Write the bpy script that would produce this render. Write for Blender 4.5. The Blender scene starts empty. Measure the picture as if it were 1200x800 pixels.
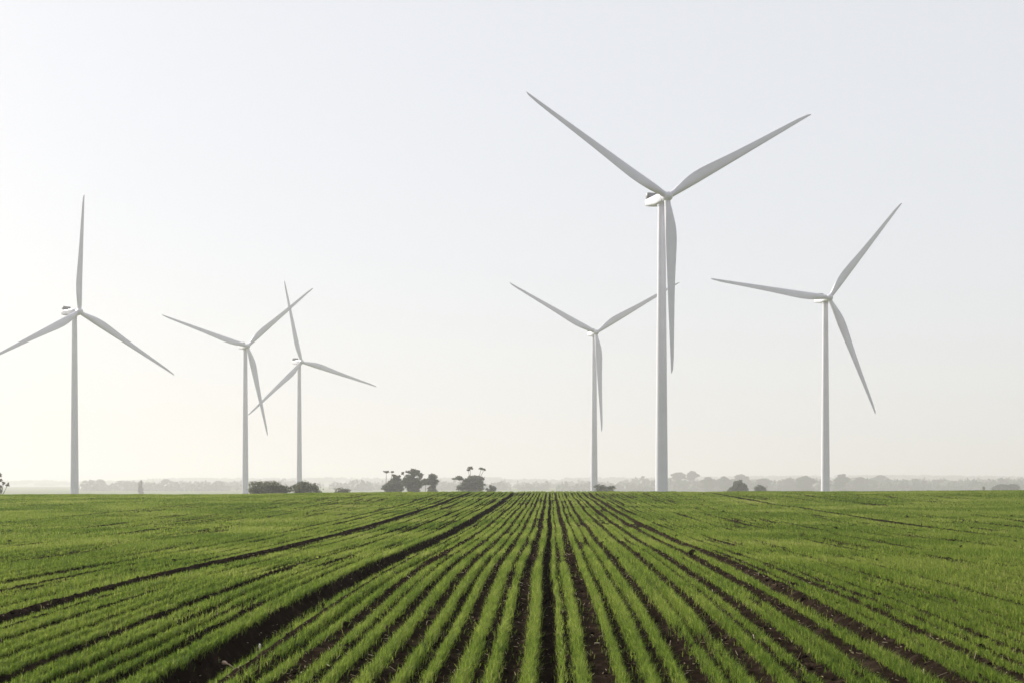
import bpy, math, time
import numpy as np
from mathutils import Vector, Matrix

rng = np.random.default_rng(7)
scene = bpy.context.scene
col = scene.collection
R = math.radians

# ------------------------------------------------------------------ helpers
def tag(o, label=None, cat=None, group=None, kind=None):
    if label: o['label'] = label
    if cat: o['category'] = cat
    if group: o['group'] = group
    if kind: o['kind'] = kind
    return o

def empty(name, loc, rz=0.0):
    o = bpy.data.objects.new(name, None)
    o.empty_display_size = 1.0
    o.location = loc
    o.rotation_euler = (0, 0, rz)
    col.objects.link(o)
    return o

def mesh_np(name, verts, loops, starts, mat, attrs=None, smooth=False, parent=None, sharp=None):
    """One mesh object from flat numpy arrays."""
    me = bpy.data.meshes.new(name)
    nv, nl, nf = len(verts), len(loops), len(starts)
    me.vertices.add(nv)
    me.vertices.foreach_set('co', np.ascontiguousarray(verts, np.float32).ravel())
    me.loops.add(nl)
    me.loops.foreach_set('vertex_index', np.ascontiguousarray(loops, np.int32))
    me.polygons.add(nf)
    me.polygons.foreach_set('loop_start', np.ascontiguousarray(starts, np.int32))
    me.update(calc_edges=True)
    if smooth:
        me.polygons.foreach_set('use_smooth', np.ones(nf, bool))
        if sharp: me.set_sharp_from_angle(angle=R(sharp))
    for k, v in (attrs or {}).items():
        a = me.attributes.new(k, 'FLOAT', 'POINT')
        a.data.foreach_set('value', np.ascontiguousarray(v, np.float32))
    me.materials.append(mat)
    o = bpy.data.objects.new(name, me)
    col.objects.link(o)
    if parent: o.parent = parent
    return o

def quads_mesh(name, verts, quads, mat, **kw):
    q = np.asarray(quads, np.int32)
    return mesh_np(name, verts, q.ravel(), np.arange(len(q)) * q.shape[1], mat, **kw)

def poly_mesh(name, verts, faces, mat, **kw):
    loops = np.concatenate([np.asarray(f, np.int32) for f in faces])
    starts = np.cumsum([0] + [len(f) for f in faces[:-1]])
    return mesh_np(name, np.asarray(verts, float), loops, starts, mat, **kw)

def hash2(ix, iy, seed):
    h = (ix.astype(np.int64) * 374761393 + iy.astype(np.int64) * 668265263 + seed * 1442695041) & 0x7fffffff
    h = ((h ^ (h >> 13)) * 1274126177) & 0x7fffffff
    h = (h ^ (h >> 16)) & 0xffff
    return h / 65535.0

def vnoise(x, y, seed=0):
    x = np.asarray(x, float); y = np.asarray(y, float)
    ix = np.floor(x); iy = np.floor(y)
    fx = x - ix; fy = y - iy
    fx = fx * fx * (3 - 2 * fx); fy = fy * fy * (3 - 2 * fy)
    a = hash2(ix, iy, seed); b = hash2(ix + 1, iy, seed)
    c = hash2(ix, iy + 1, seed); d = hash2(ix + 1, iy + 1, seed)
    return (a * (1 - fx) + b * fx) * (1 - fy) + (c * (1 - fx) + d * fx) * fy

# ------------------------------------------------------------------ camera
FPX, HCAM, YEYE = 1667.0, 1.8, 570.0
def at(px, py, D):
    """A point at distance D (metres) seen at a pixel of the 1200 x 800 photograph."""
    return ((px - 600) / FPX * D, D, HCAM + (YEYE - py) / FPX * D)

cam = bpy.data.cameras.new('Camera')
cam.sensor_width = 36
cam.lens = FPX / 1200 * 36
cam.shift_y = (YEYE - 400) / 1200
cam.clip_start = 0.1
cam.clip_end = 30000
cam.dof.use_dof = True
cam.dof.focus_distance = 70
cam.dof.aperture_fstop = 6.0
camo = bpy.data.objects.new('Camera', cam)
camo.location = (0, 0, HCAM)
camo.rotation_euler = (R(90), 0, 0)
col.objects.link(camo)
scene.camera = camo

# ------------------------------------------------------------------ materials
def new_mat(name):
    m = bpy.data.materials.new(name)
    m.use_nodes = True
    nt = m.node_tree
    for n in list(nt.nodes): nt.nodes.remove(n)
    out = nt.nodes.new('ShaderNodeOutputMaterial')
    return m, nt, out

def ramp(nt, stops):
    r = nt.nodes.new('ShaderNodeValToRGB')
    el = r.color_ramp.elements
    while len(el) < len(stops): el.new(0.5)
    for e, (p, c) in zip(el, stops):
        e.position = p
        e.color = (*c, 1)
    return r

def noise(nt, scale, detail=4, rough=0.55, coord='Object', vec=None):
    n = nt.nodes.new('ShaderNodeTexNoise')
    n.inputs['Scale'].default_value = scale
    n.inputs['Detail'].default_value = detail
    n.inputs['Roughness'].default_value = rough
    if vec is None:
        t = nt.nodes.new('ShaderNodeTexCoord')
        nt.links.new(t.outputs[coord], n.inputs['Vector'])
    else:
        nt.links.new(vec, n.inputs['Vector'])
    return n

def leaf_material(name, stops, trans=0.4, rough=0.5, patch=0.0, patch_scale=0.08, spec=0.3):
    m, nt, out = new_mat(name)
    L = nt.links.new
    at_ = nt.nodes.new('ShaderNodeAttribute'); at_.attribute_name = 'tone'
    r = ramp(nt, stops)
    fac = at_.outputs['Fac']
    if patch:
        geo = nt.nodes.new('ShaderNodeNewGeometry')
        n = noise(nt, patch_scale, 3, vec=geo.outputs['Position'])
        mr = nt.nodes.new('ShaderNodeMapRange')
        mr.inputs['From Min'].default_value = 0.3; mr.inputs['From Max'].default_value = 0.7
        mr.inputs['To Min'].default_value = -patch; mr.inputs['To Max'].default_value = patch
        L(n.outputs['Fac'], mr.inputs['Value'])
        ad = nt.nodes.new('ShaderNodeMath'); ad.operation = 'ADD'
        L(fac, ad.inputs[0]); L(mr.outputs['Result'], ad.inputs[1])
        fac = ad.outputs[0]
    L(fac, r.inputs['Fac'])
    b = nt.nodes.new('ShaderNodeBsdfPrincipled')
    b.inputs['Roughness'].default_value = rough
    b.inputs['Specular IOR Level'].default_value = spec
    L(r.outputs['Color'], b.inputs['Base Color'])
    t = nt.nodes.new('ShaderNodeBsdfTranslucent')
    L(r.outputs['Color'], t.inputs['Color'])
    mx = nt.nodes.new('ShaderNodeMixShader')
    mx.inputs['Fac'].default_value = trans
    L(b.outputs[0], mx.inputs[1]); L(t.outputs[0], mx.inputs[2])
    L(mx.outputs[0], out.inputs['Surface'])
    return m

def plain_material(name, stops, scale, rough=0.6, bump=0.0, bscale=20, detail=5, metallic=0.0):
    m, nt, out = new_mat(name)
    L = nt.links.new
    n = noise(nt, scale, detail)
    r = ramp(nt, stops)
    L(n.outputs['Fac'], r.inputs['Fac'])
    b = nt.nodes.new('ShaderNodeBsdfPrincipled')
    b.inputs['Roughness'].default_value = rough
    b.inputs['Metallic'].default_value = metallic
    L(r.outputs['Color'], b.inputs['Base Color'])
    if bump:
        n2 = noise(nt, bscale, 6)
        bp = nt.nodes.new('ShaderNodeBump')
        bp.inputs['Strength'].default_value = bump
        bp.inputs['Distance'].default_value = 0.02
        L(n2.outputs['Fac'], bp.inputs['Height'])
        L(bp.outputs['Normal'], b.inputs['Normal'])
    L(b.outputs[0], out.inputs['Surface'])
    return m

M_wheat = leaf_material('young_wheat', [(0.0, (0.055, 0.100, 0.013)), (0.42, (0.146, 0.210, 0.030)), (0.75, (0.268, 0.320, 0.064)), (1.0, (0.35, 0.32, 0.13))],
                        trans=0.56, rough=0.65, patch=0.26, patch_scale=0.16, spec=0.12)
M_gum = leaf_material('gum_leaves', [(0.0, (0.050, 0.056, 0.034)), (0.6, (0.110, 0.118, 0.075)), (1.0, (0.190, 0.190, 0.130))], trans=0.25, rough=0.5)
M_bush = leaf_material('bush_leaves', [(0.0, (0.034, 0.042, 0.016)), (0.6, (0.090, 0.100, 0.040)), (1.0, (0.170, 0.160, 0.070))], trans=0.25, rough=0.5)
M_wood = leaf_material('woodland_leaves', [(0.0, (0.035, 0.040, 0.028)), (0.6, (0.055, 0.060, 0.042)), (1.0, (0.080, 0.085, 0.060))], trans=0.15, rough=0.6)
M_bark = plain_material('gum_bark', [(0.3, (0.10, 0.085, 0.070)), (0.7, (0.26, 0.23, 0.20))], 3.0, rough=0.85, bump=0.4)
M_straw = leaf_material('dry_straw', [(0.0, (0.22, 0.16, 0.09)), (0.5, (0.42, 0.33, 0.21)), (1.0, (0.62, 0.54, 0.40))], trans=0.2, rough=0.7)
M_white = plain_material('turbine_paint', [(0.30, (0.535, 0.530, 0.590)), (0.75, (0.600, 0.595, 0.650))], 0.25, rough=0.38, detail=3)
M_cooler = plain_material('cooler_grille', [(0.3, (0.15, 0.15, 0.16)), (0.7, (0.21, 0.21, 0.22))], 2.0, rough=0.5)
M_peg = plain_material('peg_paint', [(0.35, (0.66, 0.64, 0.58)), (0.7, (0.80, 0.79, 0.74))], 40, rough=0.5)
M_husk = plain_material('dry_husk', [(0.3, (0.40, 0.28, 0.18)), (0.7, (0.68, 0.52, 0.38))], 60, rough=0.7, bump=0.5, bscale=90)

# the ground: dark loam under the crop, pasture beyond the crest of the field
m, nt, out = new_mat('field_soil'); M_soil = m
L = nt.links.new
geo = nt.nodes.new('ShaderNodeNewGeometry')
n1 = noise(nt, 3.5, 10, 0.75, vec=geo.outputs['Position'])
r1 = ramp(nt, [(0.32, (0.007, 0.0050, 0.0036)), (0.52, (0.016, 0.0112, 0.0078)), (0.74, (0.060, 0.043, 0.031))])
L(n1.outputs['Fac'], r1.inputs['Fac'])
n2 = noise(nt, 0.02, 5, 0.6, vec=geo.outputs['Position'])
r2 = ramp(nt, [(0.35, (0.070, 0.105, 0.030)), (0.65, (0.130, 0.140, 0.055))])
L(n2.outputs['Fac'], r2.inputs['Fac'])
sep = nt.nodes.new('ShaderNodeSeparateXYZ'); L(geo.outputs['Position'], sep.inputs[0])
mr = nt.nodes.new('ShaderNodeMapRange')
mr.inputs['From Min'].default_value = 121; mr.inputs['From Max'].default_value = 126
L(sep.outputs['Y'], mr.inputs['Value'])
mix = nt.nodes.new('ShaderNodeMix'); mix.data_type = 'RGBA'
L(mr.outputs['Result'], mix.inputs['Factor'])
L(r1.outputs['Color'], mix.inputs['A']); L(r2.outputs['Color'], mix.inputs['B'])
b = nt.nodes.new('ShaderNodeBsdfPrincipled'); b.inputs['Roughness'].default_value = 0.95
b.inputs['Specular IOR Level'].default_value = 0.0
L(mix.outputs['Result'], b.inputs['Base Color'])
n3 = noise(nt, 22, 8, 0.7, vec=geo.outputs['Position'])
bp = nt.nodes.new('ShaderNodeBump'); bp.inputs['Strength'].default_value = 0.9; bp.inputs['Distance'].default_value = 0.03
L(n3.outputs['Fac'], bp.inputs['Height']); L(bp.outputs['Normal'], b.inputs['Normal'])
L(b.outputs[0], out.inputs['Surface'])

M_hill = plain_material('hill_grass', [(0.3, (0.050, 0.060, 0.040)), (0.7, (0.080, 0.085, 0.060))], 0.004, rough=0.95)

# ------------------------------------------------------------------ terrain
PY = np.array([-9000, -20, 0, 11.6, 20.2, 28, 34.8, 44.3, 60, 80, 100, 112, 120, 128, 140, 165, 200, 300, 360, 500, 600, 800, 1500, 2400, 4000, 9500], float)
PZ = np.array([-0.4, -0.4, 0.0, .234, .40, .46, .455, .475, .56, .71, .99, 1.20, 1.31, 1.34, 1.22, 0.5, -0.7, -3.6, -5.0, -8.6, -9.4, -9.6, -9.0, -6.0, 2.0, 4.0], float)
def hermite(y):
    """monotone-ish cubic through the profile"""
    d = np.diff(PZ) / np.diff(PY)
    mm = np.zeros(len(PY)); mm[1:-1] = np.where(d[:-1] * d[1:] > 0, 2 * d[:-1] * d[1:] / (d[:-1] + d[1:] + 1e-12), 0)
    mm[0] = d[0]; mm[-1] = d[-1]
    i = np.clip(np.searchsorted(PY, y) - 1, 0, len(PY) - 2)
    h = PY[i + 1] - PY[i]; t = np.clip((y - PY[i]) / h, 0, 1)
    return ((1 + 2 * t) * (1 - t) ** 2 * PZ[i] + t * (1 - t) ** 2 * h * mm[i] + t * t * (3 - 2 * t) * PZ[i + 1] + t * t * (t - 1) * h * mm[i + 1])

def ground_base(x, y):
    x = np.asarray(x, float); y = np.asarray(y, float)
    g = hermite(y)
    near = np.clip(1 - (y - 30) / 70, 0, 1)
    x = to_rows(x, y)
    fade = np.clip((400 - y) / 200, 0, 1) * np.clip((y + 30) / 30, 0, 1)
    xl = np.clip(-x - 2.0, 0, 40); xr = np.clip(x - 4.0, 0, 40)
    g = g - (0.30 * (1 - np.exp(-xl / 5.0)) * near + 0.0068 * xl * (1 - near)) * fade
    g = g - (0.18 * (1 - np.exp(-xr / 8.0)) * near - 0.0030 * xr * (1 - near)) * fade
    g = g + (0.12 * (vnoise(x / 14, y / 18, 3) - 0.5) + 0.07 * (vnoise(x / 4.3, y / 11, 4) - 0.5) * np.clip((y - 50) / 50, 0, 1)) * np.clip((y - 15) / 30, 0, 1) * fade
    return g

# tyre tracks along the rows: (x, half width, depth)
TRACKS = [(-3.05, .22, .15), (-0.03, .085, .09), (3.18, .10, .06), (-6.7, .16, .11), (-12.0, .17, .10), (7.6, .17, .09), (-4.7, .10, .08), (-9.1, .09, .06), (-16.2, .18, .07), (-22.5, .18, .07),
          (-31.0, .2, .07), (13.4, .16, .06), (19.0, .16, .06), (27.5, .18, .06), (36.0, .18, .06)]
PITCH = 0.26
SKEW = 45.0 / FPX                  # the rows run slightly to the right of the line of sight
MIDROWS = [-1.52, -1.22, -1.01, -.73, -.50, -.19, .062, .24, .57, .81]
k_ = np.arange(1, 230)
row_x = np.concatenate([(-1.52 - k_ * PITCH + rng.normal(0, .022, len(k_)) + np.where(k_ % 2 == 0, .02, -.02))[::-1], MIDROWS,
                        .81 + k_ * PITCH + rng.normal(0, .022, len(k_)) + np.where(k_ % 2 == 0, .02, -.02)])
row_x = np.sort(row_x)
open_gap = (rng.random(len(row_x)) < np.where(row_x < 0, .40, .32)) & ((row_x < -3.6) | (row_x > 4.0))   # furrows the drill left wider and deeper
row_x = row_x + .022 * open_gap - .022 * np.roll(open_gap, -1)
row_sd = rng.uniform(.021, .032, len(row_x)) * np.where(np.abs(row_x) > 2.6, .74, 1.08)
row_s = np.clip(rng.normal(1.0, .20, len(row_x)), .5, 1.35)        # vigour of each row
row_s[np.argmin(np.abs(row_x - .062))] = .38
gap_d = np.clip(rng.gamma(2.2, .020, len(row_x) + 1), .022, .09)   # depth of the furrow left of each row
gap_d[:-1][open_gap] = rng.uniform(.07, .10, open_gap.sum())
gap_d[np.argmin(np.abs(row_x - .062))] = .06
def to_rows(x, y):
    return x - SKEW * np.clip(y, 0, 200)
def gap_pos(u):
    """0 in the middle of a furrow, 1 on a row; and the furrow's number"""
    i = np.clip(np.searchsorted(row_x, u), 1, len(row_x) - 1)
    c = (row_x[i - 1] + row_x[i]) / 2; h = (row_x[i] - row_x[i - 1]) / 2
    return np.clip(np.abs(u - c) / h, 0, 1), i
def row_wander(y):
    return 0.016 * np.sin(y * .17) + 0.010 * np.sin(y * .41 + 1.3)

def track_dip(x, y):
    xx = to_rows(x, y) - row_wander(y)
    d = np.zeros_like(xx)
    for tx, hw, dp in TRACKS:
        e = np.abs(xx - tx) / hw
        w = 0.75 + 0.5 * vnoise(y / 2.2, y * 0 + tx, 11)
        d -= dp * w * np.exp(-(e / 1.0) ** 4)
        d += 0.25 * dp * np.exp(-((e - 1.5) / .4) ** 2)
    return d

def ground(x, y, fine=True):
    g = ground_base(x, y)
    if fine:
        x = np.asarray(x, float); y = np.asarray(y, float)
        infield = np.clip((128 - y) / 6, 0, 1) * np.clip((y + 5) / 8, 0, 1)
        d = track_dip(x, y)
        e, gi = gap_pos(to_rows(x, y) - row_wander(y))
        d = d - gap_d[gi] * (.6 + .8 * vnoise(gi * 3.7, y / 2.6, 23)) * (1 - e * e) ** 1.3
        d = d + 0.028 * (vnoise(x * 9, y * 7, 21) - .5) + 0.018 * (vnoise(x * 23, y * 19, 22) - .5)
        g = g + d * infield
    return g

def axis(fine_lo, fine_hi, step, lo, hi, grow):
    a = list(np.arange(fine_lo, fine_hi, step))
    s = step
    while a[-1] < hi: s *= grow; a.append(a[-1] + s)
    s = step; pre = []
    v = fine_lo
    while v > lo: s *= grow; v -= s; pre.append(v)
    return np.array(pre[::-1] + a)
gx = axis(-6, 6, .04, -9000, 9000, 1.035)
gy = axis(9.0, 34, .07, -9000, 9000, 1.022)
X, Y = np.meshgrid(gx, gy)
X = X + SKEW * np.clip(Y, 0, 200)
Z = ground(X, Y)
nx, ny = len(gx), len(gy)
idx = np.arange(nx * ny).reshape(ny, nx)
quads = np.stack([idx[:-1, :-1], idx[:-1, 1:], idx[1:, 1:], idx[1:, :-1]], -1).reshape(-1, 4)
go = quads_mesh('ground', np.stack([X, Y, Z], -1).reshape(-1, 3), quads, M_soil, smooth=True)
tag(go, 'dark brown loam of the sown field with furrows and tyre tracks', 'ground', kind='structure')

# ------------------------------------------------------------------ the young wheat, blade by blade
def make_wheat():
    V3, T3, V5, T5 = [], [], [], []
    def band(y0, y1, per_m, width, hgt, five):
        lim = .392 * y1 + 4.5
        sel = np.where(np.abs(row_x) < lim)[0]
        xs, ys, ss, js = [], [], [], []
        for j in sel:
            lo = max(y0, (abs(row_x[j]) - 4.5) / .392)
            if lo >= y1: continue
            n = int((y1 - lo) * per_m * row_s[j])
            y = rng.uniform(lo, y1, n)
            xs.append(row_x[j] + SKEW * y + row_wander(y) + rng.normal(0, row_sd[j], n) + (rng.random(n) < .06) * rng.normal(0, .05, n))
            ys.append(y); ss.append(np.full(n, row_s[j])); js.append(np.full(n, float(j)))
        x = np.concatenate(xs); y = np.concatenate(ys); s = np.concatenate(ss); rj = np.concatenate(js)
        keep = np.ones(len(x), bool)
        xx = to_rows(x, y) - row_wander(y)
        for tx, hw, dp in TRACKS:
            hole = np.abs(xx - tx) < hw * (0.78 + .35 * vnoise(y / 1.1, y * 0 + tx, 15))
            thin = .12 + .5 * (vnoise(y / 6, y * 0 + tx * 3, 16) > .62) * (tx != -3.05) * (tx != 0.09)
            keep &= ~hole | (rng.random(len(x)) < thin)
        bare = vnoise(x / .22, y / .8, 31) * .6 + vnoise(x / .9, y / 3.0, 32) * .4
        keep &= (bare > .24) | (rng.random(len(x)) < .2)
        weak = np.clip((vnoise(rj * 7.31, y / 7.0, 33) - .62) * 5, 0, 1) * np.clip((y - 14) / 10, 0, 1)   # stretches where a row came up thin
        keep &= rng.random(len(x)) > .85 * weak
        x, y, s, weak = x[keep], y[keep], s[keep], weak[keep]
        n = len(x)
        vig = 0.55 + 0.5 * vnoise(x / 1.6, y / 3.2, 41) + .4 * vnoise(x / 13, y / 7, 42)
        h = hgt * vig * np.clip(rng.normal(1, .25, n), .4, 1.7) * (0.65 + .35 * s) * (1 - .35 * weak)
        w = width * rng.uniform(.7, 1.3, n)
        z = ground(x, y) - .01
        az = rng.uniform(0, 2 * math.pi, n)             # lean direction
        lean = np.abs(rng.normal(0, .55, n))
        fa = rng.uniform(0, 2 * math.pi, n)             # blade facing
        lx, ly = np.cos(az) * lean + .06, np.sin(az) * lean - .03
        wx, wy = np.cos(fa) * w / 2, np.sin(fa) * w / 2
        tone = np.clip(.06 + .76 * rng.beta(1.3, 1.6, n) + .2 * (vnoise(x / 2.5, y / 5, 51) - .5), 0, 1)
        dry = rng.random(n) < .03
        tone[dry] = rng.uniform(.8, 1.0, dry.sum())
        b = np.stack([x, y, z], -1); W = np.stack([wx, wy, wx * 0], -1)
        if five:
            mid = b + np.stack([lx * h * .35, ly * h * .35, h * .6], -1)
            tip = b + np.stack([lx * h * 1.15, ly * h * 1.15, h * (1 - .35 * np.minimum(lean, 1) ** 2)], -1)
            V5.append(np.stack([b - W * .8, b + W * .8, mid + W, mid - W, tip], 1)); T5.append(np.repeat(tone, 5))
        else:
            tip = b + np.stack([lx * h, ly * h, h], -1)
            V3.append(np.stack([b - W, b + W, tip], 1)); T3.append(np.repeat(tone, 3))
    band(9.6, 18, 700, .0042, .070, True)
    band(18, 28, 400, .0058, .070, True)
    band(28, 45, 200, .0130, .071, False)
    band(45, 75, 80, .026, .071, False)
    band(75, 129, 38, .042, .071, False)
    v5 = np.concatenate(V5); v3 = np.concatenate(V3)
    n5, n3 = len(v5), len(v3)
    verts = np.concatenate([v5.reshape(-1, 3), v3.reshape(-1, 3)])
    i5 = np.arange(n5)[:, None] * 5
    l5 = np.concatenate([i5 + [0, 1, 2, 3], i5 + [3, 2, 4]], 1)       # quad + tri per blade
    s5 = (np.arange(n5)[:, None] * 7 + [0, 4]).ravel()
    l3 = np.arange(n3 * 3) + n5 * 5
    s3 = np.arange(n3) * 3 + n5 * 7
    o = mesh_np('wheat_crop', verts, np.concatenate([l5.ravel(), l3]), np.concatenate([s5, s3]), M_wheat,
                attrs={'tone': np.concatenate(T5 + T3)})
    tag(o, 'young green wheat sown in long rows that run to the crest of the field', 'crop', kind='stuff')
    print('wheat blades', n5, n3)
make_wheat()

# ------------------------------------------------------------------ straw scraps and clods lying between the rows
def scatter_xy(n, y0, y1, power=1.0):
    u = rng.random(n) ** power
    y = y0 + (y1 - y0) * u
    x = rng.uniform(-1, 1, n) * (600 / FPX * y + 1.5)
    return x, y

def make_straw():
    x, y = scatter_xy(32000, 9.8, 60, 1.3)
    x = x + SKEW * y
    # most of it lies in the furrows between the rows
    e, gi = gap_pos(to_rows(x, y) - row_wander(y))
    keep = (e < .55) | (rng.random(len(x)) < .15)
    keep &= rng.random(len(x)) < (.25 + 1.2 * np.clip(vnoise(x / 1.2, y / 2.5, 61) - .4, 0, 1))
    x, y = x[keep], y[keep]; n = len(x)
    ln = rng.lognormal(math.log(.030), .5, n).clip(.010, .14); wd = rng.uniform(.0025, .007, n)
    a = rng.uniform(0, math.pi, n); tilt = rng.normal(0, .25, n); up = rng.random(n) < .06
    tilt[up] = rng.uniform(.6, 1.4, up.sum())
    d = np.stack([np.cos(a) * np.cos(tilt), np.sin(a) * np.cos(tilt), np.abs(np.sin(tilt))], -1)
    s = np.stack([-np.sin(a), np.cos(a), a * 0], -1)
    u = np.cross(d, s)
    c = np.stack([x, y, ground(x, y) + .008], -1)
    c[:, 2] += np.abs(d[:, 2]) * ln / 2
    P = []
    for k in (-1, 1):
        for q in range(3):
            t = q * 2 * math.pi / 3
            P.append(c + d * (k * ln / 2)[:, None] + (s * math.cos(t) + np.abs(u) * 0 + u * math.sin(t)) * (wd / 2)[:, None])
    V = np.stack(P, 1).reshape(-1, 3)
    i = np.arange(n)[:, None] * 6
    Q = np.concatenate([i + [0, 1, 4, 3], i + [1, 2, 5, 4], i + [2, 0, 3, 5]], 1).reshape(-1, 4)
    o = quads_mesh('straw', V, Q, M_straw, attrs={'tone': np.repeat(rng.random(n), 6)})
    tag(o, 'pale scraps of old straw scattered between the wheat rows', 'straw', kind='stuff')
make_straw()

g_ = (1 + 5 ** .5) / 2
ICO_V = np.array([(-1, g_, 0), (1, g_, 0), (-1, -g_, 0), (1, -g_, 0), (0, -1, g_), (0, 1, g_), (0, -1, -g_), (0, 1, -g_), (g_, 0, -1), (g_, 0, 1), (-g_, 0, -1), (-g_, 0, 1)], float) / 1.902
ICO_F = np.array([(0, 11, 5), (0, 5, 1), (0, 1, 7), (0, 7, 10), (0, 10, 11), (1, 5, 9), (5, 11, 4), (11, 10, 2), (10, 7, 6), (7, 1, 8), (3, 9, 4), (3, 4, 2), (3, 2, 6), (3, 6, 8), (3, 8, 9), (4, 9, 5), (2, 4, 11), (6, 2, 10), (8, 6, 7), (9, 8, 1)])
def subdiv(V, F):
    V = list(map(tuple, V)); cache = {}; out = []
    def mid(a, b):
        k = (min(a, b), max(a, b))
        if k not in cache:
            p = (np.array(V[a]) + V[b]) / 2; p /= np.linalg.norm(p); V.append(tuple(p)); cache[k] = len(V) - 1
        return cache[k]
    for a, b, c in F:
        ab, bc, ca = mid(a, b), mid(b, c), mid(c, a)
        out += [(a, ab, ca), (b, bc, ab), (c, ca, bc), (ab, bc, ca)]
    return np.array(V), np.array(out)
ICO2_V, ICO2_F = subdiv(ICO_V, ICO_F)

def lumps(name, c, r, mat, jitter=.25, base=(ICO_V, ICO_F), attrs=True, smooth=False):
    BV, BF = base
    n, k = len(c), len(BV)
    sc = 1 + rng.normal(0, jitter, (n, k, 1))
    V = c[:, None, :] + BV[None] * sc * r[:, None, :]
    Fc = (np.arange(n)[:, None, None] * k + BF[None]).reshape(-1, 3)
    return quads_mesh(name, V.reshape(-1, 3), Fc, mat, attrs={'tone': np.repeat(rng.random(n), k)} if attrs else None, smooth=smooth)

def make_clods():
    x, y = scatter_xy(16000, 9.8, 45, 1.2)
    x = x + SKEW * y
    xx = to_rows(x, y) - row_wander(y)
    e, gi = gap_pos(xx)
    tr = np.min([np.abs(xx - t[0]) / t[1] for t in TRACKS], 0)
    keep = (e < .65) & ((tr < 1.3) | (rng.random(len(x)) < .6))
    x, y = x[keep], y[keep]
    s = rng.lognormal(math.log(.011), .45, len(x)).clip(.005, .04)
    # larger clods lie here and there over the whole field
    x2, y2 = scatter_xy(170, 24, 100, .8)
    s2 = rng.lognormal(math.log(.042), .3, len(x2)).clip(.025, .075)
    x = np.append(x, x2); y = np.append(y, y2); s = np.append(s, s2)
    r = np.stack([s * rng.uniform(.8, 1.4, len(s)), s * rng.uniform(.8, 1.4, len(s)), s * rng.uniform(.6, .95, len(s))], -1)
    c = np.stack([x, y, ground(x, y) + s * .4 + np.where(s > .045, .01, 0)], -1)
    o = lumps('soil_clods', c, r, M_soil, attrs=False, jitter=.16, base=(ICO2_V, ICO2_F))
    tag(o, 'dark crumbled clods of soil lying in the furrows and bare spots', 'soil', kind='stuff')
make_clods()

# ------------------------------------------------------------------ two pale things lying at the deep track
def ring_tube(path, radii, n=10):
    """tube through a list of points; returns verts, faces (capped)"""
    P = [Vector(p) for p in path]; V, Fc = [], []
    ref = Vector((0.31, 0.17, 0.93))
    for i, p in enumerate(P):
        d = (P[min(i + 1, len(P) - 1)] - P[max(i - 1, 0)]).normalized()
        a = d.cross(ref)
        if a.length < .05: a = d.cross(Vector((1, 0, 0)))
        a.normalize(); b_ = d.cross(a)
        for k in range(n):
            t = 2 * math.pi * k / n
            V.append(tuple(p + (a * math.cos(t) + b_ * math.sin(t)) * radii[i]))
    for i in range(len(P) - 1):
        for k in range(n):
            k2 = (k + 1) % n
            Fc.append((i * n + k, i * n + k2, (i + 1) * n + k2, (i + 1) * n + k))
    Fc.append(tuple(range(n))[::-1]); Fc.append(tuple(range((len(P) - 1) * n, len(P) * n)))
    return V, Fc

def on_ground(px, D):
    x = (px - 600) / FPX * D
    return x, D, float(ground(np.array([x]), np.array([D]))[0])

x, y, z = on_ground(305, 14.6)
V, Fc = ring_tube([(0, 0, -.03), (0, 0, .085), (.001, 0, .105), (.001, 0, .116), (.001, 0, .119)], [.0095, .0100, .0105, .0090, .004], 10)
o = poly_mesh('marker_peg', V, Fc, M_peg, smooth=False)
o.location = (x, y, z); o.rotation_euler = (R(3), R(-2), 0)
tag(o, 'short white peg standing upright at the edge of the deep tyre track', 'peg')

x, y, z = on_ground(265, 13.9)
t = empty('dry_stalk', (x, y, z + .055), R(-38))
tag(t, 'dry pale stalk with a bulbous root end lying beside the deep track', 'stalk')
V, Fc = ring_tube([(-.055, 0, .016), (-.045, 0, .018), (-.025, .001, .018), (0, .002, .014), (.012, .002, .009)], [.006, .019, .022, .014, .006], 12)
poly_mesh('root_bulb', V, Fc, M_husk, smooth=True, parent=t)
V, Fc = ring_tube([(.008, .002, .011), (.05, .000, .006), (.09, -.004, -.008), (.125, -.002, -.026)], [.0065, .0055, .005, .0035], 8)
poly_mesh('stem', V, Fc, M_husk, smooth=True, parent=t)

# ------------------------------------------------------------------ wind turbines
def lathe(prof, n=48):
    V, Fc = [], []
    for r, z in prof:
        for k in range(n):
            a = 2 * math.pi * k / n
            V.append((r * math.cos(a), r * math.sin(a), z))
    for i in range(len(prof) - 1):
        for k in range(n):
            k2 = (k + 1) % n
            Fc.append((i * n + k, i * n + k2, (i + 1) * n + k2, (i + 1) * n + k))
    Fc.append(tuple(range(n))[::-1]); Fc.append(tuple(range((len(prof) - 1) * n, len(prof) * n)))
    return V, Fc

def loft(sections):
    n = len(sections[0]); V = [p for s in sections for p in s]; Fc = []
    for i in range(len(sections) - 1):
        for k in range(n):
            k2 = (k + 1) % n
            Fc.append((i * n + k, i * n + k2, (i + 1) * n + k2, (i + 1) * n + k))
    Fc.append(tuple(range(n))[::-1]); Fc.append(tuple(range((len(sections) - 1) * n, len(sections) * n)))
    return V, Fc

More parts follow.
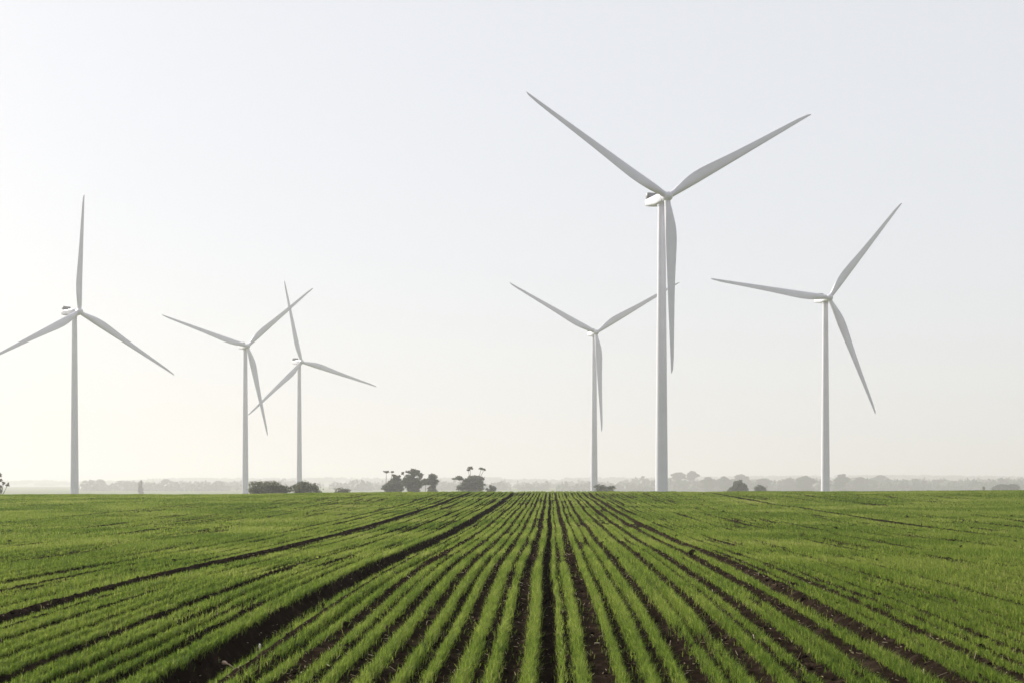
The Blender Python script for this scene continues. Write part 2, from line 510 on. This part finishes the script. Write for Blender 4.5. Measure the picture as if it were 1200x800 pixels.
BLADE_R = 45.0
def blade_mesh():
    secs = []
    n = 28
    rs = [0.9, 1.6, 2.4, 3.2, 4.0, 5.0, 6.0, 7.0, 8.0, 9.0, 10, 11, 12, 13.5, 15, 18, 22, 26, 30, 34, 38, 41, 43, 44.2, 44.8, 45.0]
    for r in rs:
        t = min(max((r - 1.8) / 8.2, 0), 1); t = t * t * (3 - 2 * t)
        chord = np.mean([np.interp(r + q, [.9, 1.8, 3, 5, 7, 9, 11, 13, 16, 20, 26, 34, 41, 44.2, 45], [1.55, 1.55, 1.80, 2.35, 2.80, 3.00, 2.98, 2.82, 2.55, 2.18, 1.76, 1.32, .92, .55, .14]) for q in (np.linspace(-2.2, 2.2, 9) if 2.5 < r < 35 else [0])])
        thick = 1.0 * (1 - t) + np.interp(r, [9, 15, 30, 45], [.36, .26, .19, .15]) * t
        le = np.interp(r, [0, 9, 45], [.77, .82, .18])             # straight leading edge
        tw = R(np.interp(r, [0, 9, 20, 45], [13, 13, 6, -1]) + 2)
        fl = 0.0
        pts = []
        for k in range(n):
            a = 2 * math.pi * k / n
            xc = .5 + .5 * math.cos(a)                              # 1 = leading edge
            s_ = 1 - xc
            yt = 5 * (.2969 * math.sqrt(max(s_, 0)) - .126 * s_ - .3516 * s_ ** 2 + .2843 * s_ ** 3 - .1036 * s_ ** 4) * thick
            circ = .5 * math.sin(a) * thick
            yy = circ * (1 - t) + math.copysign(yt, math.sin(a)) * t
            x_ = le - chord * s_
            y_ = yy * chord
            pts.append((x_ * math.cos(tw) - y_ * math.sin(tw), x_ * math.sin(tw) + y_ * math.cos(tw) + fl, r))
        secs.append(pts)
    return loft(secs)

def box(x0, x1, y0, y1, z0, z1, bev=.0):
    """box with bevelled edges running along y"""
    prof = [(x0 + bev, z0), (x1 - bev, z0), (x1, z0 + bev), (x1, z1 - bev), (x1 - bev, z1), (x0 + bev, z1), (x0, z1 - bev), (x0, z0 + bev)]
    return loft([[(x, y, z) for x, z in prof] for y in (y0, y1)])

OVER = 3.6
def make_turbine_meshes():
    P = {}
    # nacelle: rounded housing; rotor side is -Y
    secs = []
    for y, hw, zb, zt in [(-2.35, .90, -.95, .95), (-2.2, 1.15, -1.10, 1.10), (-1.3, 1.45, -1.25, 1.25), (0, 1.55, -1.32, 1.36), (1.6, 1.55, -1.30, 1.36), (4.5, 1.55, -.95, 1.36), (6.9, 1.52, -.60, 1.34), (7.4, 1.44, -.48, 1.28), (7.5, 1.30, -.35, 1.15)]:
        pts = []
        for k in range(32):
            a = 2 * math.pi * k / 32
            c, s = math.cos(a), math.sin(a)
            e = .38
            cx = math.copysign(abs(c) ** e, c); sx = math.copysign(abs(s) ** e, s)
            pts.append((cx * hw, y, (zt + zb) / 2 + sx * (zt - zb) / 2))
        secs.append(pts)
    P['nacelle'] = loft([s[::-1] for s in secs])
    # cooler on the rear of the roof
    V, Fc = box(-1.5, 1.5, 5.5, 6.9, 1.33, 2.75, .12)
    P['cooler'] = (V, Fc)
    # spinner
    V, Fc = lathe([(1.08, -1.25), (1.22, -1.0), (1.26, 0), (1.22, .6), (1.05, 1.1), (.75, 1.5), (.35, 1.72), (.05, 1.76)], 32)
    P['hub'] = (V, Fc)
    P['blade'] = blade_mesh()
    return P
TP = make_turbine_meshes()

TURB = [  # hub distance, hub x, hub z, yaw, rotor angle, coning of each blade, in-plane bend of each blade, label
 (360.3, 39.35, 75.16, 17.8, 59.7, [8.0, -0.9, 7.7], [0.1, 0.6, -0.7], 'tallest and nearest white wind turbine, one blade hanging down beside its tower'),
 (512.8, 114.36, 69.83, 9.7, 38.4, [3.3, 0.8, 1.7], [0.3, 1.0, -1.3], 'white wind turbine standing alone to the right of the tallest turbine'),
 (545.4, -165.91, 68.80, 46.5, 1.4, [6.1, 5.0, 5.7], [0.6, -0.8, 0.1], 'white wind turbine farthest left, with one blade pointing straight up'),
 (699.6, -130.10, 70.84, 27.8, 47.5, [6.3, 0.6, 5.8], [0.4, 1.2, -1.6], 'white wind turbine whose tower meets the field at the end of the long low bush'),
 (783.5, -115.93, 70.51, 29.0, 107.0, [4.5, 4.5, 4.2], [-0.3, -0.3, 0.6], 'smallest white wind turbine, its tower rising behind the boxy bush'),
 (639.0, 37.77, 71.02, 10.7, 58.5, [4.6, 2.0, 3.4], [0.7, 0.0, -0.7], 'white wind turbine with one blade tip passing behind the tallest tower'),
]
blade_me = nac_me = None
proto = {}
for i, (D, hx, hz, yaw, th, cone, bend, label) in enumerate(TURB):
    yaw_ = R(yaw)
    bx_, by_ = hx - math.sin(yaw_) * OVER, D + math.cos(yaw_) * OVER
    gz = float(ground(np.array([bx_]), np.array([by_]), False)[0])
    root = empty('wind_turbine', (bx_, by_, gz), yaw_)
    tag(root, label, 'wind turbine', 'white wind turbines standing beyond the field')
    hh = hz - gz                                                    # hub height above the ground
    top = hh - 1.25
    # tapered tower on its foundation collar
    prof = [(1.95, -.6), (1.95, .25), (1.66, .26)] + [(1.66 - .70 * q / 8, .26 + (top - .76) * q / 8) for q in range(1, 9)] + [(1.10, top - .45), (1.10, top)]
    V, Fc = lathe(prof, 56)
    poly_mesh('tower', V, Fc, M_white, parent=root, smooth=True, sharp=40)
    if not proto:
        na = poly_mesh('nacelle', *TP['nacelle'], M_white, smooth=True, sharp=35)
        co = poly_mesh('cooler', *TP['cooler'], M_cooler)
        hu = poly_mesh('hub', *TP['hub'], M_white, smooth=True, sharp=50)
        bl = poly_mesh('blade', *TP['blade'], M_white, smooth=True, sharp=60)
        proto = dict(nacelle=na, cooler=co, hub=hu, blade=bl)
        na, co, hu, bls = na, co, hu, [bl, bl.copy(), bl.copy()]
        col.objects.link(bls[1]); col.objects.link(bls[2])
    else:
        na, co, hu = proto['nacelle'].copy(), proto['cooler'].copy(), proto['hub'].copy()
        bls = [proto['blade'].copy() for _ in range(3)]
        for o in [na, co, hu] + bls: col.objects.link(o)
    na.parent = root; na.location = (0, 0, hh)
    co.parent = na; co.location = (0, 0, 0)
    tilt = R(5)
    d = Vector((0, -math.cos(tilt), math.sin(tilt)))
    u = d.cross(Vector((0, 0, 1))).normalized(); v = u.cross(d)
    hub_c = Vector((0, -OVER, hh))
    hu.parent = root
    mh = Matrix((-u, d.cross(-u), d)).transposed().to_4x4(); mh.translation = hub_c
    hu.matrix_local = mh
    for k, bo in enumerate(bls):
        a = R(th) + k * 2 * math.pi / 3 + R(bend[k]); cn = R(cone[k])
        er0 = v * math.cos(a) - u * math.sin(a)
        et = -u * math.cos(a) - v * math.sin(a)
        er = er0 * math.cos(cn) + d * math.sin(cn)
        ey = er.cross(et)
        mb = Matrix((et, ey, er)).transposed().to_4x4(); mb.translation = hub_c
        bo.parent = root
        bo.matrix_local = mb

# ------------------------------------------------------------------ trees
def leaf_cloud(blobs, size, dens, shell=.55, solid=1.0):
    """leaf sprays (quads) filling ellipsoid clumps: (cx, cy, cz, rx, ry, rz)"""
    C = []; N = []
    sub = []
    for (cx, cy, cz, rx, ry, rz) in blobs:
        m_ = 11 if rx > 1.6 else 5
        for _ in range(m_):
            d = rng.normal(0, 1, 3); d /= np.linalg.norm(d); q = rng.uniform(.45, .95)
            f = rng.uniform(.28, .52)
            sub.append((cx + d[0] * rx * q, cy + d[1] * ry * q, cz + d[2] * rz * q, rx * f * 1.15, ry * f, rz * f * .9))
        sub.append((cx, cy, cz, rx * .68 * solid, ry * .66 * solid, rz * .62 * solid))
    for (cx, cy, cz, rx, ry, rz) in sub:
        vol = rx * ry * rz
        n = max(8, int(dens * .55 * vol ** (2 / 3)))
        d = rng.normal(0, 1, (n, 3)); d /= np.linalg.norm(d, axis=1)[:, None]
        rad = rng.random(n) ** shell
        lump = .78 + .44 * vnoise(d[:, 0] * 2.2 + cx, d[:, 1] * 2.2 + d[:, 2] * 3.1 + cz, 71)
        rad = np.where(rng.random(n) < .14, rad * rng.uniform(1.1, 1.45, n), rad)
        p = d * (rad * lump)[:, None] * np.array([rx, ry, rz]) + np.array([cx, cy, cz])
        C.append(p); N.append(d)
    c = np.concatenate(C); n = len(c)
    a = rng.normal(0, 1, (n, 3)); a /= np.linalg.norm(a, axis=1)[:, None]
    b_ = np.cross(a, rng.normal(0, 1, (n, 3))); b_ /= np.linalg.norm(b_, axis=1)[:, None]
    s = size * rng.uniform(.5, 1.25, n)[:, None]
    V = np.stack([c - a * s * .5, c + b_ * s * .28, c + a * s * .5, c - b_ * s * .28], 1).reshape(-1, 3)
    return V, np.arange(n * 4).reshape(-1, 4), np.repeat(np.clip(rng.normal(.5, .2, n), 0, 1), 4)

def limbs(base, targets, r0):
    """one trunk that splits into limbs reaching the clumps"""
    V, Fc = [], []
    def add(path, radii):
        v, f = ring_tube(path, radii, 7)
        o = len(V); V.extend(v); Fc.extend([tuple(i + o for i in q) for q in f])
    h = min(t[2] for t in targets) * .5
    fork = (base[0] + rng.normal(0, .2), base[1], h)
    add([(base[0], base[1], -.4), (base[0] + .1, base[1], h * .5), fork], [r0 * 1.25, r0, r0 * .85])
    for t in targets:
        mid = tuple(fork[k] * .45 + t[k] * .55 + rng.normal(0, .06 * abs(t[2] - h) + .05) for k in range(3))
        add([fork, mid, t], [r0 * .7, r0 * .42, r0 * .15])
    return V, Fc

def tree(name, px, D, clumps, label, cat, group, leaf, dens, mat, r0=.35, trunks=None):
    """clumps are (px, py, rx_px, rz_px) as measured on the photograph at distance D."""
    sc = D / FPX
    x0 = (px - 600) * sc
    gz = float(ground(np.array([x0]), np.array([float(D)]), False)[0])
    root = empty(name, (x0, D, gz))
    tag(root, label, cat, group)
    bl = []
    for (cx, cy, rx, rz) in clumps:
        lx = (cx - px) * sc; lz = HCAM + (YEYE - cy) * sc - gz
        bl.append((lx, rng.normal(0, .35 * rx * sc), lz, rx * sc, max(rx, rz) * sc * rng.uniform(.8, 1.05), rz * sc))
    V, Q, tone = leaf_cloud(bl, leaf, dens, solid=1.42 if name == 'bush' else 1.12)
    quads_mesh('crown', V, Q, mat, attrs={'tone': tone}, parent=root)
    tv, tf = limbs((0, 0, 0), [(b[0], b[1], b[2]) for b in bl], r0)
    poly_mesh('trunk', tv, tf, M_bark, smooth=True, parent=root)
    return root

GB = 'low bushes behind the crest of the field'
GG = 'gum trees standing beyond the field'
tree('bush', 315, 350, [(305, 571, 15, 8), (318, 570.5, 15, 8), (331, 573, 10, 6), (299, 574, 9, 6), (312, 577, 22, 8)],
     'broad rounded dark bush, longest of the bushes, beside a turbine tower', 'bush', GB, .42, 260, M_bush, .16)
tree('bush', 357, 370, [(348, 572, 9, 7), (359, 570.5, 11, 7), (369, 571, 7, 7.5), (358, 577, 17, 8)],
     'boxy dark bush in front of the smallest turbine tower', 'bush', GB, .42, 260, M_bush, .16)
tree('bush', 401, 380, [(398, 575, 6, 4.2), (405, 575.5, 7, 4.0), (401, 578, 10, 4)], 'tiny low bush just showing above the crest left of the gum trees', 'bush', GB, .32, 300, M_bush, .1)
tree('bush', 709, 480, [(704, 572.5, 7, 5), (713, 573, 8, 5), (708, 577, 12, 5)], 'low bush between the tallest turbine and the one behind it', 'bush', GB, .5, 240, M_gum, .15)
tree('small_tree', 865, 700, [(864, 567.5, 6, 5), (867, 571, 8, 6), (861, 572, 6, 5), (869, 575, 7, 5), (862, 577, 9, 5)],
     'small dark cone shaped tree between the two right-hand turbines', 'tree', GG, .9, 230, M_gum, .25)
tree('bush', 891, 720, [(889, 572, 5, 4), (894, 573, 5, 4), (891, 577, 7, 5)], 'small round bush beside the dark cone shaped tree', 'bush', GB, .8, 230, M_gum, .2)

# left group of gums
tree('gum_tree', 462, 560, [(462, 566, 8, 5), (455, 571, 6, 5), (468, 570, 7, 6), (461, 575, 9, 4.5), (464, 558.5, 5, 3), (463, 562.5, 6.5, 3.5), (453, 552.3, 4, 1.6), (460, 552.5, 2.6, 1.2)],
     'spreading gum tree with a wispy tuft above it, in the wider tree group', 'gum tree', GG, .75, 250, M_gum, .35)
tree('gum_tree', 484, 555, [(487, 553, 6, 4), (480, 558, 6, 4), (492, 557, 4, 4), (476, 565, 8, 6), (483, 561, 8, 4.5), (486, 566, 9, 7), (472, 554, 2.4, 1.4), (478, 552.6, 3, 1.6), (486, 574, 8, 6)],
     'tallest gum tree in the middle of the wider tree group', 'gum tree', GG, .75, 250, M_gum, .4)
tree('gum_tree', 506, 570, [(507, 558.5, 5, 3.5), (512, 562.5, 3.5, 2.2), (499, 564, 7, 4), (504, 562, 6, 3.5), (506, 566, 6, 4), (506, 574, 5.5, 6)],
     'slender gum tree at the end of the wider tree group', 'gum tree', GG, .75, 250, M_gum, .35)
# right group
tree('gum_tree', 553, 575, [(551, 548.2, 3.8, 2), (548.5, 550.2, 2, 1.2), (564, 548.6, 3.6, 1.6), (567.5, 549.6, 1.8, 1.2), (538, 560, 6.5, 2.2), (554, 559, 8.5, 4), (561, 563, 8, 5), (549, 568, 9, 4.5), (557, 565.5, 10, 5), (547, 563.5, 5, 3), (541, 571, 5.5, 4), (558, 571, 9, 6), (546, 576, 8, 3)],
     'umbrella shaped gum tree with two tufts on bare limbs above its crown', 'gum tree', GG, .75, 250, M_gum, .4)
tree('small_tree', 577, 572, [(576, 571, 4.5, 4), (579, 573.5, 3.2, 5), (573, 575, 4, 4)],
     'small bushy tree tucked against the umbrella shaped gum', 'tree', GG, .7, 250, M_gum, .2)
# picture edge
tree('gum_tree', -3, 420, [(-1, 556, 3, 4), (9.5, 567, 2.6, 2.2), (1, 562, 3.5, 2.5), (-3, 571, 6, 7), (4, 565.5, 3, 1.6), (-9, 562, 8, 8)],
     'gum tree cut off by the edge of the view, left of all turbines', 'gum tree', GG, .55, 260, M_gum, .3)
tree('small_tree', 1153, 900, [(1153, 571.2, 1.4, 2.4), (1153, 575, 1.8, 3)], 'tiny narrow tree on the crest beside a rounded tree', 'tree', GG, .9, 260, M_gum, .15)
tree('small_tree', 1180, 1400, [(1176, 571, 9, 4.5), (1186, 572, 9, 4.5), (1180, 576, 15, 5)], 'hazy rounded tree near the right end of the crest', 'tree', GG, 1.7, 210, M_wood, .3)

# hazy gums far off: (px, top, half width, distance, crown thickness)
GF = 'hazy far gum trees along the skyline'
far = [(795, 552.5, 9, 2600, 2.4, 'flat topped hazy gum nearest the right side of the tallest tower'),
       (812, 551.5, 7, 2600, 2.6, 'narrow hazy gum second from the tallest tower'),
       (830, 558, 9, 2350, 3.4, 'rounded hazy gum between a narrow gum and a broad flat one'),
       (848, 558.5, 12, 2300, 3.0, 'broad flat hazy gum left of the dark cone shaped tree'),
       (869, 555.5, 8, 2500, 1.8, 'thin umbrella gum on the skyline above the dark cone shaped tree'),
       (895, 559.5, 9, 2400, 2.6, 'flat hazy gum above the small round bush'),
       (924, 561, 10, 2500, 3.0, 'low hazy gum left of the right-hand turbine, second from its tower'),
       (945, 557.5, 12, 2300, 3.2, 'tall hazy gum touching the left of the right-hand tower'),
       (987, 555.8, 9, 2300, 3.0, 'tall hazy gum just right of the right-hand tower'),
       (1008, 559, 11, 2500, 3.0, 'second hazy gum to the right of the right-hand tower'),
       (1030, 557, 14, 2800, 3.2, 'broad hazy gum third to the right of the right-hand tower'),
       (102, 564.5, 9, 2700, 3.0, 'hazy gum with a rounded top right of the leftmost tower'),
       (116, 568.5, 11, 2700, 2.6, 'low hazy gum second right of the leftmost tower'),
       (148, 567, 14, 2700, 3.0, 'broad hazy tree midway between the two left towers'),
       (165, 568.3, 3, 1500, 2.2, 'thin dark hazy tree midway between the two left towers'),
       (196, 569, 13, 2700, 2.4, 'low wide hazy tree to the left of the round topped hazy one'),
       (240, 567.3, 6, 2600, 1.8, 'small hazy umbrella tree with a bare trunk'),
       (259, 565.5, 10, 2600, 2.6, 'round topped hazy tree nearest the long low bush')]
for (px, ty, hw, D, rz, label) in far:
    cl = [(px, ty + rz, hw * .55, rz), (px - hw * .5, ty + rz * 1.7, hw * .5, rz * .9), (px + hw * .5, ty + rz * 1.9, hw * .5, rz * .9),
          (px - hw * .15, ty + rz * 3.0, hw * .75, rz * 1.1), (px + hw * .2, 576, hw * .8, 4), (px - hw * .1, 568, hw * .7, 5)]
    tree('far_gum_tree', px, D, cl, label, 'gum tree', GF, 1.7 * D / 2000, 130, M_wood, .5)

# ------------------------------------------------------------------ far wooded hills
def ridge(name, y0, y1, xs, prof, seed, label):
    xx = np.linspace(-3200, 3200, 260); yy = np.linspace(y0, y1, 24)
    XX, YY = np.meshgrid(xx, yy)
    hgt = np.interp(XX, xs, prof) * np.sin(np.clip((YY - y0) / (y1 - y0), 0, 1) * math.pi) ** .8
    ZZ = ground(XX, YY, False) - 3 + hgt + 2.5 * (vnoise(XX / 120, YY / 200, seed) - .5) * np.clip(hgt / 10, 0, 1)
    ii = np.arange(XX.size).reshape(XX.shape)
    q = np.stack([ii[:-1, :-1], ii[:-1, 1:], ii[1:, 1:], ii[1:, :-1]], -1).reshape(-1, 4)
    o = quads_mesh(name, np.stack([XX, YY, ZZ], -1).reshape(-1, 3), q, M_hill, smooth=True)
    tag(o, label, 'hills', kind='structure')
    return lambda x, y: ground(x, y, False) - 3 + np.interp(x, xs, prof) * np.sin(np.clip((y - y0) / (y1 - y0), 0, 1) * math.pi) ** .8
YH0, YH1 = 4900, 6900
pxs = np.array([-400, 0, 60, 110, 170, 215, 290, 400, 500, 600, 660, 760, 900, 1010, 1100, 1200, 1600])
pys = np.array([566, 566, 565, 566.5, 565, 562.5, 562.5, 562, 563, 561, 562, 562, 560, 559, 559.5, 561, 561])
ymid = (YH0 + YH1) / 2
hx_ = (pxs - 600) / FPX * ymid; hz_ = HCAM + (YEYE - pys) / FPX * ymid + 3 - float(hermite(np.array([ymid]))[0])
hfun = ridge('hills', YH0, YH1, hx_, hz_, 81, 'long low wooded hills fading into haze on the skyline')

def woodland():
    C, Rr = [], []
    # trees along the hill tops and slopes
    n = 3400
    y = rng.uniform(YH0 + 250, ymid + 200, n); x = rng.uniform(-.42, .42, n) * y
    keep = vnoise(x / 160, y / 260, 91) > .30
    x, y = x[keep], y[keep]; n = len(x)
    r = rng.uniform(6, 12, n)
    C.append(np.stack([x, y, hfun(x, y) + r * .35], -1)); Rr.append(np.stack([r * rng.uniform(1, 1.9, n), r, r * rng.uniform(.45, .8, n)], -1))
    # the nearer belt of woodland on the flat
    n = 4200
    y = rng.uniform(2500, 3600, n); x = (rng.random(n) * 1.0 - .40) * .75 * y
    dens = np.interp(x / y * FPX + 600, [0, 60, 300, 420, 480, 700, 770, 1080, 1250], [.55, .62, .6, .5, .42, .5, 1, 1, .85])
    keep = (vnoise(x / 150, y / 200, 92) * .8 + .2 < dens * 1.0)
    x, y = x[keep], y[keep]; n = len(x)
    r = (4 + 11 * rng.beta(1.3, 2.6, n)) * np.where(x > 250, 1.15, .95)
    zz = ground(x, y, False) + r * .55
    C.append(np.stack([x, y, zz], -1)); Rr.append(np.stack([r * rng.uniform(1, 1.8, n), r, r * rng.uniform(.7, 1.1, n)], -1))
    c = np.concatenate(C); rr = np.concatenate(Rr)
    # every crown is a puff of leaf clumps
    k = 46
    n = len(c)
    d = rng.normal(0, 1, (n, k, 3)); d /= np.linalg.norm(d, axis=2)[..., None]
    p = c[:, None] + d * rr[:, None] * (rng.random((n, k, 1)) ** .45)
    p = p.reshape(-1, 3); m_ = len(p)
    a = rng.normal(0, 1, (m_, 3)); a /= np.linalg.norm(a, axis=1)[:, None]
    b_ = np.cross(a, rng.normal(0, 1, (m_, 3))); b_ /= np.linalg.norm(b_, axis=1)[:, None]
    s = np.repeat(rr[:, 0], k)[:, None] * rng.uniform(.35, .7, (m_, 1))
    V = np.stack([p - a * s * .5, p + b_ * s * .35, p + a * s * .5, p - b_ * s * .35], 1).reshape(-1, 3)
    o = quads_mesh('woodland', V, np.arange(m_ * 4).reshape(-1, 4), M_wood, attrs={'tone': np.repeat(np.repeat(rng.random(n), k), 4)})
    tag(o, 'hazy grey woodland covering the far plain and hills', 'woodland', kind='stuff')
woodland()

# ------------------------------------------------------------------ haze
HD = 3.5e-4
m, nt, out = new_mat('haze_air')
pv = nt.nodes.new('ShaderNodeVolumePrincipled')
pv.inputs['Color'].default_value = (.68, .675, .675, 1)
pv.inputs['Density'].default_value = HD
pv.inputs['Anisotropy'].default_value = 0.25
nt.links.new(pv.outputs[0], out.inputs['Volume'])
zl = float(Z.min()) - 1.0
V, Fc = box(-9300, 9300, -9300, 9800, zl, 128, 0.0)
hv = [(-9300, -9300, zl), (9300, -9300, zl), (9300, 9800, zl), (-9300, 9800, zl), (-9300, -9300, 128), (9300, -9300, 128), (9300, 9800, 128), (-9300, 9800, 128)]
ho = poly_mesh('haze', hv, [(0, 3, 2, 1), (4, 5, 6, 7), (0, 1, 5, 4), (1, 2, 6, 5), (2, 3, 7, 6), (3, 0, 4, 7)], m)
tag(ho, 'pale morning haze lying over the whole plain', 'haze', kind='stuff')

# ------------------------------------------------------------------ sky and sun
VEIL, VB = 0.83, 5.25
SUN_AZ, SUN_EL = -52, 27          # azimuth measured from straight ahead, minus = left
w = bpy.data.worlds.new('World'); scene.world = w
w.use_nodes = True
nt = w.node_tree
for n in list(nt.nodes): nt.nodes.remove(n)
out = nt.nodes.new('ShaderNodeOutputWorld'); bg = nt.nodes.new('ShaderNodeBackground')
sky = nt.nodes.new('ShaderNodeTexSky'); sky.sky_type = 'NISHITA'
sky.sun_disc = False
sky.sun_elevation = R(SUN_EL); sky.sun_rotation = R(SUN_AZ)
sky.air_density = 1.0; sky.dust_density = 2.5; sky.ozone_density = 1.0; sky.altitude = 50
bg.inputs['Strength'].default_value = 0.10
veil = nt.nodes.new('ShaderNodeMix'); veil.data_type = 'RGBA'           # thin high overcast that whitens the clear sky
veil.inputs['Factor'].default_value = VEIL
veil.inputs['B'].default_value = (VB * .985, VB * .99, VB * 1.025, 1)
nt.links.new(sky.outputs[0], veil.inputs['A'])
nt.links.new(veil.outputs['Result'], bg.inputs['Color']); nt.links.new(bg.outputs[0], out.inputs['Surface'])
sun = bpy.data.lights.new('Sun', 'SUN')
sun.energy = 5.0; sun.angle = R(0.6); sun.color = (1, .95, .87)
so = bpy.data.objects.new('Sun', sun)
sd = Vector((math.sin(R(SUN_AZ)) * math.cos(R(SUN_EL)), math.cos(R(SUN_AZ)) * math.cos(R(SUN_EL)), math.sin(R(SUN_EL))))
so.rotation_euler = sd.to_track_quat('Z', 'Y').to_euler()
so.location = (-300, 200, 300)
col.objects.link(so)

# ------------------------------------------------------------------ render settings
scene.view_settings.view_transform = 'Standard'
scene.view_settings.look = 'None'
scene.view_settings.exposure = 0.72
scene.view_settings.gamma = 1
scene.view_settings.use_curve_mapping = False
scene.render.engine = 'CYCLES'
c = scene.cycles
c.use_denoising = True
c.max_bounces = 8; c.diffuse_bounces = 3; c.glossy_bounces = 2; c.transmission_bounces = 3; c.volume_bounces = 2
c.transparent_max_bounces = 8
c.sample_clamp_indirect = 6
